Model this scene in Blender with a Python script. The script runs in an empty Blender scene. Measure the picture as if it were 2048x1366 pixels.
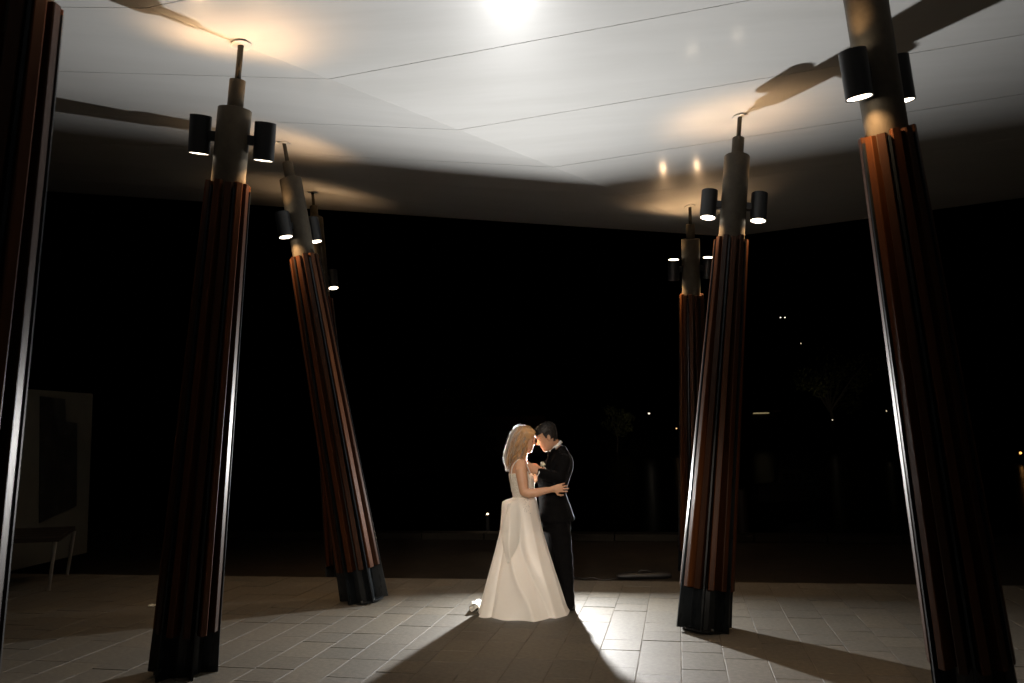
import bpy, bmesh, math, random
import numpy as np
from mathutils import Vector, Matrix, noise as mnoise
random.seed(7); np.random.seed(7)
S = bpy.context.scene; COL = S.collection
PI = math.pi; rad = math.radians

# ---------------------------------------------------------------- camera
LENS = 28.0
FPX = LENS/36*2048
TH = math.atan(179/FPX); RO = 0.02
CAM = Vector((0, 0, 1.7))
Fv = Vector((0, math.cos(TH), math.sin(TH))); R0 = Vector((1, 0, 0)); U0 = Vector((0, -math.sin(TH), math.cos(TH)))
Rv = R0*math.cos(RO)-U0*math.sin(RO); Uv = U0*math.cos(RO)+R0*math.sin(RO)
cd = bpy.data.cameras.new('camera'); cam = bpy.data.objects.new('camera', cd); COL.objects.link(cam)
cd.lens = LENS; cd.sensor_width = 36; cd.clip_end = 2000; cd.clip_start = 0.05
m = Matrix((Rv, Uv, -Fv)).transposed().to_4x4(); m.translation = CAM
cam.matrix_world = m
cd.dof.use_dof = True; cd.dof.focus_distance = 7.8; cd.dof.aperture_fstop = 2.8
S.camera = cam

# ---------------------------------------------------------------- world: night sky
W_ = bpy.data.worlds.new('World'); S.world = W_; W_.use_nodes = True
nt = W_.node_tree; bg = nt.nodes['Background']
sky = nt.nodes.new('ShaderNodeTexSky'); sky.sky_type = 'NISHITA'; sky.sun_disc = False
sky.sun_elevation = rad(-6); sky.sun_rotation = rad(200)
nt.links.new(sky.outputs[0], bg.inputs[0]); bg.inputs[1].default_value = 0.0006

# photographer's flash standing behind the couple, facing the camera
FLASH = Vector((0.42, 9.12, 1.24))
ld = bpy.data.lights.new('flash_light', 'AREA'); ld.shape = 'DISK'; ld.size = 0.07; ld.energy = 375; ld.spread = rad(160)
ld.color = (1.0, 0.985, 0.96)
fl = bpy.data.objects.new('flash_light', ld); COL.objects.link(fl)
fl.location = FLASH
fl.rotation_euler = Vector((-0.08, -1, 0.16)).to_track_quat('-Z', 'Y').to_euler()
LAMP_UP = 25.0; LAMP_DOWN = 56.0
LAMP_COL = (1.0, 0.60, 0.29)

S.view_settings.view_transform = 'Standard'; S.view_settings.look = 'None'
S.view_settings.exposure = 0; S.view_settings.gamma = 1; S.view_settings.use_curve_mapping = False
S.cycles.use_denoising = True
S.cycles.sample_clamp_indirect = 6
S.cycles.max_bounces = 8

# ---------------------------------------------------------------- helpers
def ray(x, y): return Fv+Rv*((x-1024)/FPX)-Uv*((y-683)/FPX)
def at(x, y, Y):                       # point of the world seen at photo pixel x,y, Y metres ahead
    d = ray(x, y); return CAM+d*(Y/d.y)
def on_z(x, y, z=0.0):
    d = ray(x, y); return CAM+d*((z-CAM.z)/d.z)

def mat(name, col=(.5, .5, .5), rough=.5, metal=0, coat=0, spec=.5, emit=None, estr=0, noise=None, bump=0, bscale=40, bstretch=(1, 1, 1), col2=None, nscale=8, sheen=0, trans=0, sss=0, rvar=0, coatr=.1, ramp=(.35, .65)):
    M = bpy.data.materials.new(name); M.use_nodes = True
    n = M.node_tree.nodes; l = M.node_tree.links; p = n['Principled BSDF']
    p.inputs['Base Color'].default_value = (*col, 1); p.inputs['Roughness'].default_value = rough
    p.inputs['Metallic'].default_value = metal; p.inputs['Coat Weight'].default_value = coat; p.inputs['Coat Roughness'].default_value = coatr
    p.inputs['Specular IOR Level'].default_value = spec
    p.inputs['Sheen Weight'].default_value = sheen; p.inputs['Sheen Roughness'].default_value = .35
    if sss:
        p.inputs['Subsurface Weight'].default_value = sss; p.inputs['Subsurface Scale'].default_value = .02
        p.inputs['Subsurface Radius'].default_value = (1, .35, .15)
    if emit:
        p.inputs['Emission Color'].default_value = (*emit, 1); p.inputs['Emission Strength'].default_value = estr
    tc = n.new('ShaderNodeTexCoord'); mp = n.new('ShaderNodeMapping'); l.new(tc.outputs['Object'], mp.inputs[0])
    mp.inputs['Scale'].default_value = bstretch
    if col2:
        t = n.new('ShaderNodeTexNoise'); t.inputs['Scale'].default_value = nscale; t.inputs['Detail'].default_value = 6; t.inputs['Roughness'].default_value = .65
        l.new(mp.outputs[0], t.inputs[0])
        r = n.new('ShaderNodeValToRGB'); r.color_ramp.elements[0].color = (*col, 1); r.color_ramp.elements[1].color = (*col2, 1)
        r.color_ramp.elements[0].position = ramp[0]; r.color_ramp.elements[1].position = ramp[1]
        l.new(t.outputs['Fac'], r.inputs[0]); l.new(r.outputs[0], p.inputs['Base Color'])
        M['ramp'] = r.name
    if rvar:
        t3 = n.new('ShaderNodeTexNoise'); t3.inputs['Scale'].default_value = nscale*2; t3.inputs['Detail'].default_value = 4
        l.new(mp.outputs[0], t3.inputs[0])
        mr = n.new('ShaderNodeMapRange'); mr.inputs[3].default_value = max(rough-rvar, .02); mr.inputs[4].default_value = rough+rvar
        l.new(t3.outputs['Fac'], mr.inputs[0]); l.new(mr.outputs[0], p.inputs['Roughness'])
    if bump:
        t2 = n.new('ShaderNodeTexNoise'); t2.inputs['Scale'].default_value = bscale; t2.inputs['Detail'].default_value = 5
        l.new(mp.outputs[0], t2.inputs[0])
        b = n.new('ShaderNodeBump'); b.inputs['Strength'].default_value = bump; b.inputs['Distance'].default_value = .01
        l.new(t2.outputs['Fac'], b.inputs['Height']); l.new(b.outputs[0], p.inputs['Normal'])
    if trans:
        tr = n.new('ShaderNodeBsdfTranslucent'); tr.inputs[0].default_value = (*(col2 or col), 1)
        mx = n.new('ShaderNodeMixShader'); mx.inputs[0].default_value = trans
        out = n['Material Output']
        l.new(p.outputs[0], mx.inputs[1]); l.new(tr.outputs[0], mx.inputs[2]); l.new(mx.outputs[0], out.inputs[0])
    return M

class MB:
    def __init__(s): s.v = []; s.f = []
    def add(s, vs, fs):
        o = len(s.v); s.v += [tuple(v) for v in vs]; s.f += [tuple(i+o for i in f) for f in fs]; return s
    def box(s, a, b):
        (x0, y0, z0), (x1, y1, z1) = a, b
        return s.add([(x0, y0, z0), (x1, y0, z0), (x1, y1, z0), (x0, y1, z0), (x0, y0, z1), (x1, y0, z1), (x1, y1, z1), (x0, y1, z1)],
                     [(0, 3, 2, 1), (4, 5, 6, 7), (0, 1, 5, 4), (1, 2, 6, 5), (2, 3, 7, 6), (3, 0, 4, 7)])
    def loft(s, rings, caps=True):
        n = len(rings[0]); vs = [p for r in rings for p in r]; fs = []
        for i in range(len(rings)-1):
            for j in range(n):
                a = i*n+j; b = i*n+(j+1) % n
                fs.append((a, b, b+n, a+n))
        if caps: fs.append(tuple(range(n-1, -1, -1))); fs.append(tuple(range((len(rings)-1)*n, len(rings)*n)))
        return s.add(vs, fs)
    def tube(s, pts, radii, n=10, round_=True, side=None):
        P = [Vector(p) for p in pts]; R = [(r, r) if not isinstance(r, tuple) else r for r in radii]
        T = []
        for i in range(len(P)):
            a = P[max(i-1, 0)]; b = P[min(i+1, len(P)-1)]; T.append((b-a).normalized())
        up = Vector(side) if side else (Vector((0, 1, 0)) if abs(T[0].y) < .9 else Vector((1, 0, 0)))
        rings = []
        def ring(c, t, r, k=1.0):
            nonlocal up
            u = (up-t*up.dot(t))
            if u.length < 1e-6: u = t.orthogonal()
            u.normalize(); up = u; w = t.cross(u)
            return [c+u*(r[0]*k*math.cos(2*PI*q/n))+w*(r[1]*k*math.sin(2*PI*q/n)) for q in range(n)]
        rm = [min(r) for r in R]
        if round_:
            for k in (.25, .6, .87): rings.append(ring(P[0]-T[0]*rm[0]*math.sqrt(1-k*k)*.9, T[0], R[0], k))
        for p, t, r in zip(P, T, R): rings.append(ring(p, t, r))
        if round_:
            for k in (.87, .6, .25): rings.append(ring(P[-1]+T[-1]*rm[-1]*math.sqrt(1-k*k)*.9, T[-1], R[-1], k))
        return s.loft(rings)
    def ribbon(s, pts, w):
        P = [Vector(p) for p in pts]; n = len(P); vs = []
        rr = random.Random(len(s.v)); a = Vector((rr.gauss(0, 1), rr.gauss(0, .5), rr.gauss(0, .6)))
        for i, p in enumerate(P):
            t = P[min(i+1, n-1)]-P[max(i-1, 0)]; u = t.cross(a)
            if u.length < 1e-9: u = t.orthogonal()
            u.normalize(); k = w*(1-.6*i/(n-1)); vs += [p-u*k, p+u*k]
        return s.add(vs, [(2*i, 2*i+1, 2*i+3, 2*i+2) for i in range(n-1)])
    def cyl(s, p0, p1, r0, r1=None, n=24): return s.tube([p0, p1], [r0, r0 if r1 is None else r1], n, round_=False)
    def ball(s, c, r, n=16, sc=(1, 1, 1)):
        c = Vector(c); rings = []
        for i in range(1, n//2+4):
            a = PI*i/(n//2+4); rings.append([c+Vector((r*sc[0]*math.sin(a)*math.cos(2*PI*q/n), r*sc[1]*math.sin(a)*math.sin(2*PI*q/n), r*sc[2]*math.cos(a))) for q in range(n)])
        return s.loft(rings[::-1])
    def mesh(s, name):
        me = bpy.data.meshes.new(name); me.from_pydata(s.v, [], s.f); me.update(); return me
    def obj(s, name, m, parent=None, smooth=False, bevel=0, seg=2):
        me = s.mesh(name); return link(name, me, m, parent, smooth, bevel, seg)

def link(name, me, m=None, parent=None, smooth=False, bevel=0, seg=2):
    if m is not None and not me.materials: me.materials.append(m)
    if smooth: me.shade_smooth()
    o = bpy.data.objects.new(name, me); COL.objects.link(o)
    if parent: o.parent = parent
    if bevel:
        b = o.modifiers.new('bevel', 'BEVEL'); b.width = bevel; b.segments = seg; b.limit_method = 'ANGLE'
    return o
def tag(o, label=None, cat=None, group=None, kind=None):
    if label: o['label'] = label
    if cat: o['category'] = cat
    if group: o['group'] = group
    if kind: o['kind'] = kind
    return o
def empty(name, loc=(0, 0, 0), rot=None, parent=None):
    o = bpy.data.objects.new(name, None); COL.objects.link(o); o.location = loc
    o.empty_display_size = .1
    if rot is not None: o.rotation_mode = 'QUATERNION'; o.rotation_quaternion = rot
    if parent: o.parent = parent
    return o
def remeshed(mb, name, m, parent, voxel, smooth=2, disp=None, sfac=.5):
    """fuse overlapping closed shapes into one continuous surface"""
    me = mb.mesh(name); o = bpy.data.objects.new(name, me); COL.objects.link(o)
    r = o.modifiers.new('r', 'REMESH'); r.mode = 'VOXEL'; r.voxel_size = voxel
    s = o.modifiers.new('s', 'SMOOTH'); s.factor = sfac; s.iterations = smooth
    dg = bpy.context.evaluated_depsgraph_get(); ne = bpy.data.meshes.new_from_object(o.evaluated_get(dg))
    o.modifiers.clear(); o.data = ne; bpy.data.meshes.remove(me); ne.name = name
    if disp:
        n = len(ne.vertices); co = np.empty(n*3); ne.vertices.foreach_get('co', co); co = co.reshape(-1, 3)
        no = np.empty(n*3); ne.vertex_normals.foreach_get('vector', no); no = no.reshape(-1, 3)
        co = disp(co, no); ne.vertices.foreach_set('co', co.ravel()); ne.update()
    ne.materials.clear(); ne.materials.append(m); ne.shade_smooth()
    o.parent = parent
    return o

# ---------------------------------------------------------------- materials
M_ceil = mat('canopy_paint', (.49, .49, .478), rough=.40, col2=(.53, .53, .52), nscale=1.2, bump=.03, bscale=6, bstretch=(.35, 2.6, 1), spec=.13, rvar=.03, coat=.38, coatr=.14)
M_tiles = []
for c in ((.116, .107, .088), (.126, .116, .096), (.121, .113, .095), (.133, .121, .097), (.113, .106, .089)):
    M_tiles.append(mat('stone_paver', tuple(x*.58 for x in c), rough=.62, col2=tuple(x*.92 for x in c), nscale=26, bump=.4, bscale=140, spec=.25, rvar=.1))
M_joint = mat('joint_sand', (.13, .118, .095), rough=.95, col2=(.04, .035, .028), nscale=5)
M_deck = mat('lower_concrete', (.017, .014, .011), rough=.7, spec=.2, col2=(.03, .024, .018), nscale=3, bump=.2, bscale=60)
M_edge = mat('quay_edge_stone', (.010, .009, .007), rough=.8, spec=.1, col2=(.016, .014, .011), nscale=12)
M_pipe = mat('warm_grey_paint', (.055, .047, .035), rough=.55, spec=.15, col2=(.070, .060, .045), nscale=14, bump=.08, bscale=60)
M_steel = mat('dark_steel', (.006, .008, .010), rough=.3, col2=(.012, .015, .018), nscale=14, bstretch=(1, 1, .2), spec=.3, rvar=.1)
M_slat = [mat('burnt_orange_board', c, rough=.42, col2=tuple(x*1.7 for x in c), nscale=10, bstretch=(3, 3, .15), bump=.12, bscale=60, spec=.2) for c in ((.036, .0115, .0034), (.024, .0082, .0028), (.043, .0140, .0040), (.018, .0066, .0027))]
M_slatedge = mat('pale_board_edge', (.022, .018, .014), rough=.4, col2=(.034, .028, .022), nscale=12, bstretch=(3, 3, .2))  # paler tone for one side of some boards
M_lamp = mat('charcoal_enamel', (.010, .0105, .012), rough=.42)
M_lens = mat('lit_lamp_lens', (1, 1, 1), emit=(1, .83, .62), estr=9)
M_water = mat('night_water', (.004, .005, .005), rough=.22, bump=1.0, bscale=1.3, bstretch=(.6, 2.2, 1))
M_land = mat('far_shore_earth', (.03, .028, .02), rough=.9, col2=(.05, .045, .03), nscale=.3)
M_leaf = mat('tree_leaves', (.05, .06, .02), rough=.6, col2=(.09, .09, .03), nscale=2)
M_bark = mat('tree_bark', (.05, .04, .03), rough=.9)
M_hull = mat('boat_paint', (.16, .155, .14), rough=.3, col2=(.12, .115, .11), nscale=4)
M_roof = mat('rust_roof', (.12, .04, .03), rough=.6, col2=(.16, .06, .04), nscale=3)
M_wallp = mat('pale_panel_render', (.085, .08, .062), rough=.7, col2=(.105, .097, .078), nscale=3, bump=.1, bscale=20)
M_poster = mat('dark_poster_print', (.012, .012, .012), rough=.5, col2=(.05, .045, .035), nscale=4, ramp=(.45, .8))
M_bronze = mat('bench_timber', (.014, .009, .006), rough=.5, col2=(.022, .015, .01), nscale=10, bstretch=(.3, 3, 3))
M_alu = mat('brushed_metal', (.55, .55, .55), rough=.3, metal=.9)
M_black = mat('black_plastic', (.012, .012, .013), rough=.45)
M_skinb = mat('bride_skin', (.56, .32, .20), rough=.45, col2=(.60, .35, .23), nscale=12, sss=.15, spec=.4)
M_sking = mat('groom_skin', (.50, .28, .18), rough=.5, col2=(.54, .31, .20), nscale=14, sss=.12, spec=.35)
M_satin = mat('ivory_satin', (.87, .84, .79), rough=.36, col2=(.90, .88, .83), nscale=3, bump=.12, bscale=26, sheen=.3, trans=.2)
M_lace = mat('beaded_bodice', (.70, .66, .58), rough=.3, col2=(.86, .83, .76), nscale=70, bump=.9, bscale=95, sheen=.2, ramp=(.42, .58))
M_wool = mat('black_wool_suit', (.003, .003, .0034), rough=.8, col2=(.005, .005, .0055), nscale=40, bump=.25, bscale=190, spec=.05, sheen=0)
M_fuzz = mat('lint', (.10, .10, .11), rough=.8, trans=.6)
M_shirt = mat('white_cotton', (.82, .82, .80), rough=.7, col2=(.78, .78, .77), nscale=30, trans=.15)
M_shoe = mat('black_leather', (.01, .01, .01), rough=.25)
M_lip = mat('lips', (.45, .14, .12), rough=.35)
M_petal = mat('white_rose', (.82, .8, .72), rough=.6, col2=(.72, .72, .55), nscale=30, trans=.2)
M_green = mat('boutonniere_leaf', (.04, .07, .03), rough=.5)
def hairmat(name, c, tr, rough=.35):
    M = mat(name, c, rough=rough, col2=tuple(min(.9, x*1.35) for x in c), nscale=30, bstretch=(1, 1, .3), trans=tr, spec=.6); return M
M_blond = hairmat('blonde_hair', (.56, .345, .16), .35)
M_blond2 = hairmat('honey_hair', (.38, .21, .085), .3)
M_wisp = hairmat('rim_lit_hair_wisps', (.92, .88, .80), .85)  # loose blonde strands coloured near-white so the flash rim reads white
M_dark = hairmat('dark_brown_hair', (.008, .0055, .0045), .06, .6)

# ---------------------------------------------------------------- paved terrace
AD = rad(11.6); cu, su = math.cos(AD), math.sin(AD)
def uv2(u, v): return (u*cu+v*su, -u*su+v*cu)      # paving / canopy grid -> world
def edge_v(u): return 9.30+.03*u
pav = empty('pavement'); tag(pav, kind='structure')
gm = MB(); P0 = [uv2(*q) for q in ((-12, -6), (9, -6), (9, edge_v(9)-.01), (-12, edge_v(-12)-.01))]
gm.add([(x, y, -.0032) for x, y in P0]+[(x, y, -.28) for x, y in P0], [(0, 1, 2, 3), (0, 4, 5, 1), (1, 5, 6, 2), (2, 6, 7, 3), (3, 7, 4, 0)])
gm.obj('joint_bed', M_joint, pav)
rt = random.Random(3)
tiles = []
for k in range(-38, 29):
    u0 = -.05+.308*k; u1 = u0+.308; v = edge_v(u0)-.012
    while v > -5:
        L = rt.choice([.3, .3, .3, .45, .45, .6]); ve = v-L
        g = .0028
        tiles.append((u0+g+rt.uniform(0, .0025), u1-g, ve+g, v-g, rt.uniform(-.0022, .0018), rt.uniform(-.005, .005), rt.uniform(-.004, .004), rt.randrange(5)))
        v = ve
def projpx(x, y, z=0):
    d = Vector((x, y, z))-CAM; w = d.dot(Fv)
    return None if w < .3 else (1024+FPX*d.dot(Rv)/w, 683-FPX*d.dot(Uv)/w, w)
def tsize(t):
    x, y = uv2((t[0]+t[1])/2, (t[2]+t[3])/2); q = projpx(x, y)
    if q is None or not (-40 < q[0] < 2090 and q[1] < 1400): return 0
    dark = .35 if (q[0] < 260 or q[0] > 1850) else 1
    return dark*(t[1]-t[0])*(t[3]-t[2])/q[2]**3
tiles.sort(key=tsize, reverse=True)
def tile_geo(t, mb, local=False):
    u0, u1, v0, v1, dz, tx, ty, _ = t; uc, vc = (u0+u1)/2, (v0+v1)/2; c = .0015
    top = []; low = []
    for (u, v, su_, sv_) in ((u0, v0, 1, 1), (u1, v0, -1, 1), (u1, v1, -1, -1), (u0, v1, 1, -1)):
        x, y = uv2(u+su_*c, v+sv_*c); z = dz+(u-uc)*tx+(v-vc)*ty
        top.append((x, y, z)); x, y = uv2(u, v); low.append((x, y, z-c))
    bot = [(x, y, -.03) for x, y, z in low]
    cx, cy = uv2(uc, vc) if local else (0, 0)
    vs = [(x-cx, y-cy, z) for x, y, z in top+low+bot]
    mb.add(vs, [(0, 1, 2, 3)]+[(i, 4+i, 4+(i+1) % 4, (i+1) % 4) for i in range(4)]+[(4+i, 8+i, 8+(i+1) % 4, 4+(i+1) % 4) for i in range(4)])
for t in tiles[:300]:
    mb = MB(); tile_geo(t, mb, True); o = mb.obj('paver', M_tiles[t[7]], pav); x, y = uv2((t[0]+t[1])/2, (t[2]+t[3])/2); o.location = (x, y, 0)
rest = MB(); mids = []
for t in tiles[300:]:
    n0 = len(rest.f); tile_geo(t, rest); mids += [t[7]]*(len(rest.f)-n0)
me = rest.mesh('outer_pavers')
for mm in M_tiles: me.materials.append(mm)
me.polygons.foreach_set('material_index', mids)
tag(link('outer_pavers', me, None, pav), kind='stuff')
# the stone edging along the terrace
eb = MB()
u = -12
# ---------------------------------------------------------------- lower quay, water, far shore
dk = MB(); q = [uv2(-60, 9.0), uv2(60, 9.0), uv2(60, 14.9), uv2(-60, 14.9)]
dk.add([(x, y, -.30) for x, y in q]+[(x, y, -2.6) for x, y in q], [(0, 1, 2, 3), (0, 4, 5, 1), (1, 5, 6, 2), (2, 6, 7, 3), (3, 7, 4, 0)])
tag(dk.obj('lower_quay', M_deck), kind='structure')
cp = MB()
x0 = -30
while x0 < 30:
    a = uv2(x0+.01, 14.6); b = uv2(x0+1.19, 14.6); c = uv2(x0+1.19, 14.95); d = uv2(x0+.01, 14.95)
    cp.add([(p[0], p[1], z) for z in (-.29, -.17) for p in (a, b, c, d)], [(4, 5, 6, 7), (0, 1, 5, 4), (1, 2, 6, 5), (2, 3, 7, 6), (3, 0, 4, 7)]); x0 += 1.2
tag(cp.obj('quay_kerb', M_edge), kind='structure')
wt = MB(); wt.add([(-600, 8, -1.5), (600, 8, -1.5), (600, 900, -1.5), (-600, 900, -1.5)], [(0, 1, 2, 3)])
tag(wt.obj('water', M_water), kind='structure')
gs = MB(); gs.add([(-900, -900, -2.7), (900, -900, -2.7), (900, 1200, -2.7), (-900, 1200, -2.7)], [(0, 1, 2, 3)])
tag(gs.obj('ground', M_land), kind='structure')
hl = MB(); NX, NY = 60, 14
for j in range(NY):
    for i in range(NX):
        x = -260+520*i/(NX-1); y = 118+170*j/(NY-1); e = j/(NY-1)
        z = -1.8+(2.6+26*e**1.3*(.55+.5*mnoise.noise(Vector((x*.012, y*.01, 3.1))))+1.2*mnoise.noise(Vector((x*.06, y*.06, 0))))*min(1, j*.8)
        hl.v.append((x, y, z))
for j in range(NY-1):
    for i in range(NX-1):
        a = j*NX+i; hl.f.append((a, a+1, a+1+NX, a+NX))
tag(hl.obj('far_hill', M_land, smooth=True), kind='structure')

# ---------------------------------------------------------------- butterfly canopy
FZ = 4.5; A0 = on_z(655, 157, FZ); B0 = on_z(1250, 390, FZ)
fd = (B0-A0).normalized(); nl = Vector((-fd.y, fd.x, 0))
SL, SR = .16, .08
def ceil_z(x, y):
    s = (Vector((x, y, 0))-Vector((A0.x, A0.y, 0))).dot(nl)
    return FZ+(s*SL if s > 0 else -s*SR)
def on_ceil(px, py):
    d = ray(px, py); best = None
    for sl, sgn in ((SL, 1), (-SR, -1)):
        # z = FZ + sl * ((p-A0).nl)
        g = nl*sl; den = d.z-g.dot(d)
        t = (FZ+g.dot(CAM-A0)-CAM.z)/den; p = CAM+d*t
        if t > 0 and ((p-A0).dot(nl))*sgn >= -1e-4: return p
    return p
can = empty('canopy_roof', (0, 0, FZ)); tag(can, 'wide white butterfly canopy roof spanning over the leaning columns', 'canopy')
# fold line in (u,v)
def w2uv(x, y): return (x*cu-y*su, x*su+y*cu)
fa = w2uv(A0.x, A0.y); fb = w2uv(B0.x, B0.y)
def fold_u(v): return fa[0]+(fb[0]-fa[0])*(v-fa[1])/(fb[1]-fa[1])
joints = [-8.0, -6.0, -4.0, -2.0, -.73, .54, 1.81, 3.08, 4.36, 5.63, 6.92, 8.20, 9.45, 10.77, 12.0]
UL, UR = -16.0, 14.0
for a, b in zip(joints[:-1], joints[1:]):
    g = .004
    for side in (-1, 1):
        va, vb = a+g, b-g
        if side < 0: uu = [(UL, va), (max(UL, fold_u(va)), va), (max(UL, fold_u(vb)), vb), (UL, vb)]
        else: uu = [(max(UL, fold_u(va)), va), (UR, va), (UR, vb), (max(UL, fold_u(vb)), vb)]
        if side < 0 and fold_u(vb) <= UL+.01: continue
        lo = []; hi = []
        for (u, v) in uu:
            x, y = uv2(u, v); z = ceil_z(x, y); lo.append((x, y, z-FZ)); hi.append((x, y, z-FZ+.03))
        mb = MB(); mb.add(lo+hi, [(3, 2, 1, 0), (4, 5, 6, 7), (0, 1, 5, 4), (1, 2, 6, 5), (2, 3, 7, 6), (3, 0, 4, 7)])
        mb.obj('ceiling_panel', M_ceil, can)
bk = MB()
for side in (-1, 1):
    va, vb = joints[0], joints[-1]+.02
    vs = [fold_u(va), fold_u(vb)]
    if side < 0: uu = [(UL, va), (UL, va), (vs[1], vb), (UL, vb)]; uu[1] = (UL, fa[1]+(UL-fa[0])*(fb[1]-fa[1])/(fb[0]-fa[0]))
    else: uu = [(UL, va), (UR, va), (UR, vb), (vs[1], vb), (UL, fa[1]+(UL-fa[0])*(fb[1]-fa[1])/(fb[0]-fa[0]))]
    if side < 0: uu = [uu[1], uu[2], uu[3]]
    pts = [(*uv2(*p), ceil_z(*uv2(*p))-FZ) for p in uu]; n = len(pts)
    bk.add([(x, y, z+.032) for x, y, z in pts]+[(x, y, z+.30) for x, y, z in pts], [tuple(range(n))[::-1], tuple(range(n, 2*n))]+[(i, (i+1) % n, n+(i+1) % n, n+i) for i in range(n)])
bk.obj('roof_deck', M_deck, can)

# ---------------------------------------------------------------- leaning columns
def Rz(z, H):                        # outer radius of the slatted sheath
    pts = [(0, .245), (.35, .232), (1.45, .206), (H, .158)]
    for (a, ra), (b, rb) in zip(pts[:-1], pts[1:]):
        if z <= b: return ra+(rb-ra)*(z-a)/(b-a)
    return pts[-1][1]
cache = {}
def slat_mesh(H, kind, k):
    key = (round(H, 2), kind, k)
    if key in cache: return cache[key]
    mb = MB()
    if kind == 'slat':
        t = .025; zs = [.34, .9, 1.45, 2.4, H-random.uniform(0, .03)]
        rings = []
        for z in zs:
            R = Rz(z, H)-.004; r = .085; c = .005
            rings.append([(r, -t, z), (R-c, -t, z), (R, -t+c, z), (R, t-c, z), (R-c, t, z), (r, t, z)])
        mb.loft(rings)
        me = mb.mesh('slat'); me.materials.append(M_slat[k % 4]); me.materials.append(M_slatedge)
        if k in (1, 9):
            for p in me.polygons:
                if abs(p.normal.y) > .8 and p.normal.y > 0: p.material_index = 1
    else:
        t = .007; zs = [0, .35, 1.45, H-.05]; rings = []
        for z in zs:
            R = Rz(z, H)+.002; rings.append([(.06, -t, z), (R, -t, z), (R, t, z), (.06, t, z)])
        mb.loft(rings); me = mb.mesh('fin'); me.materials.append(M_steel)
    cache[key] = me; return me
lamp_dirs = []
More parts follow.
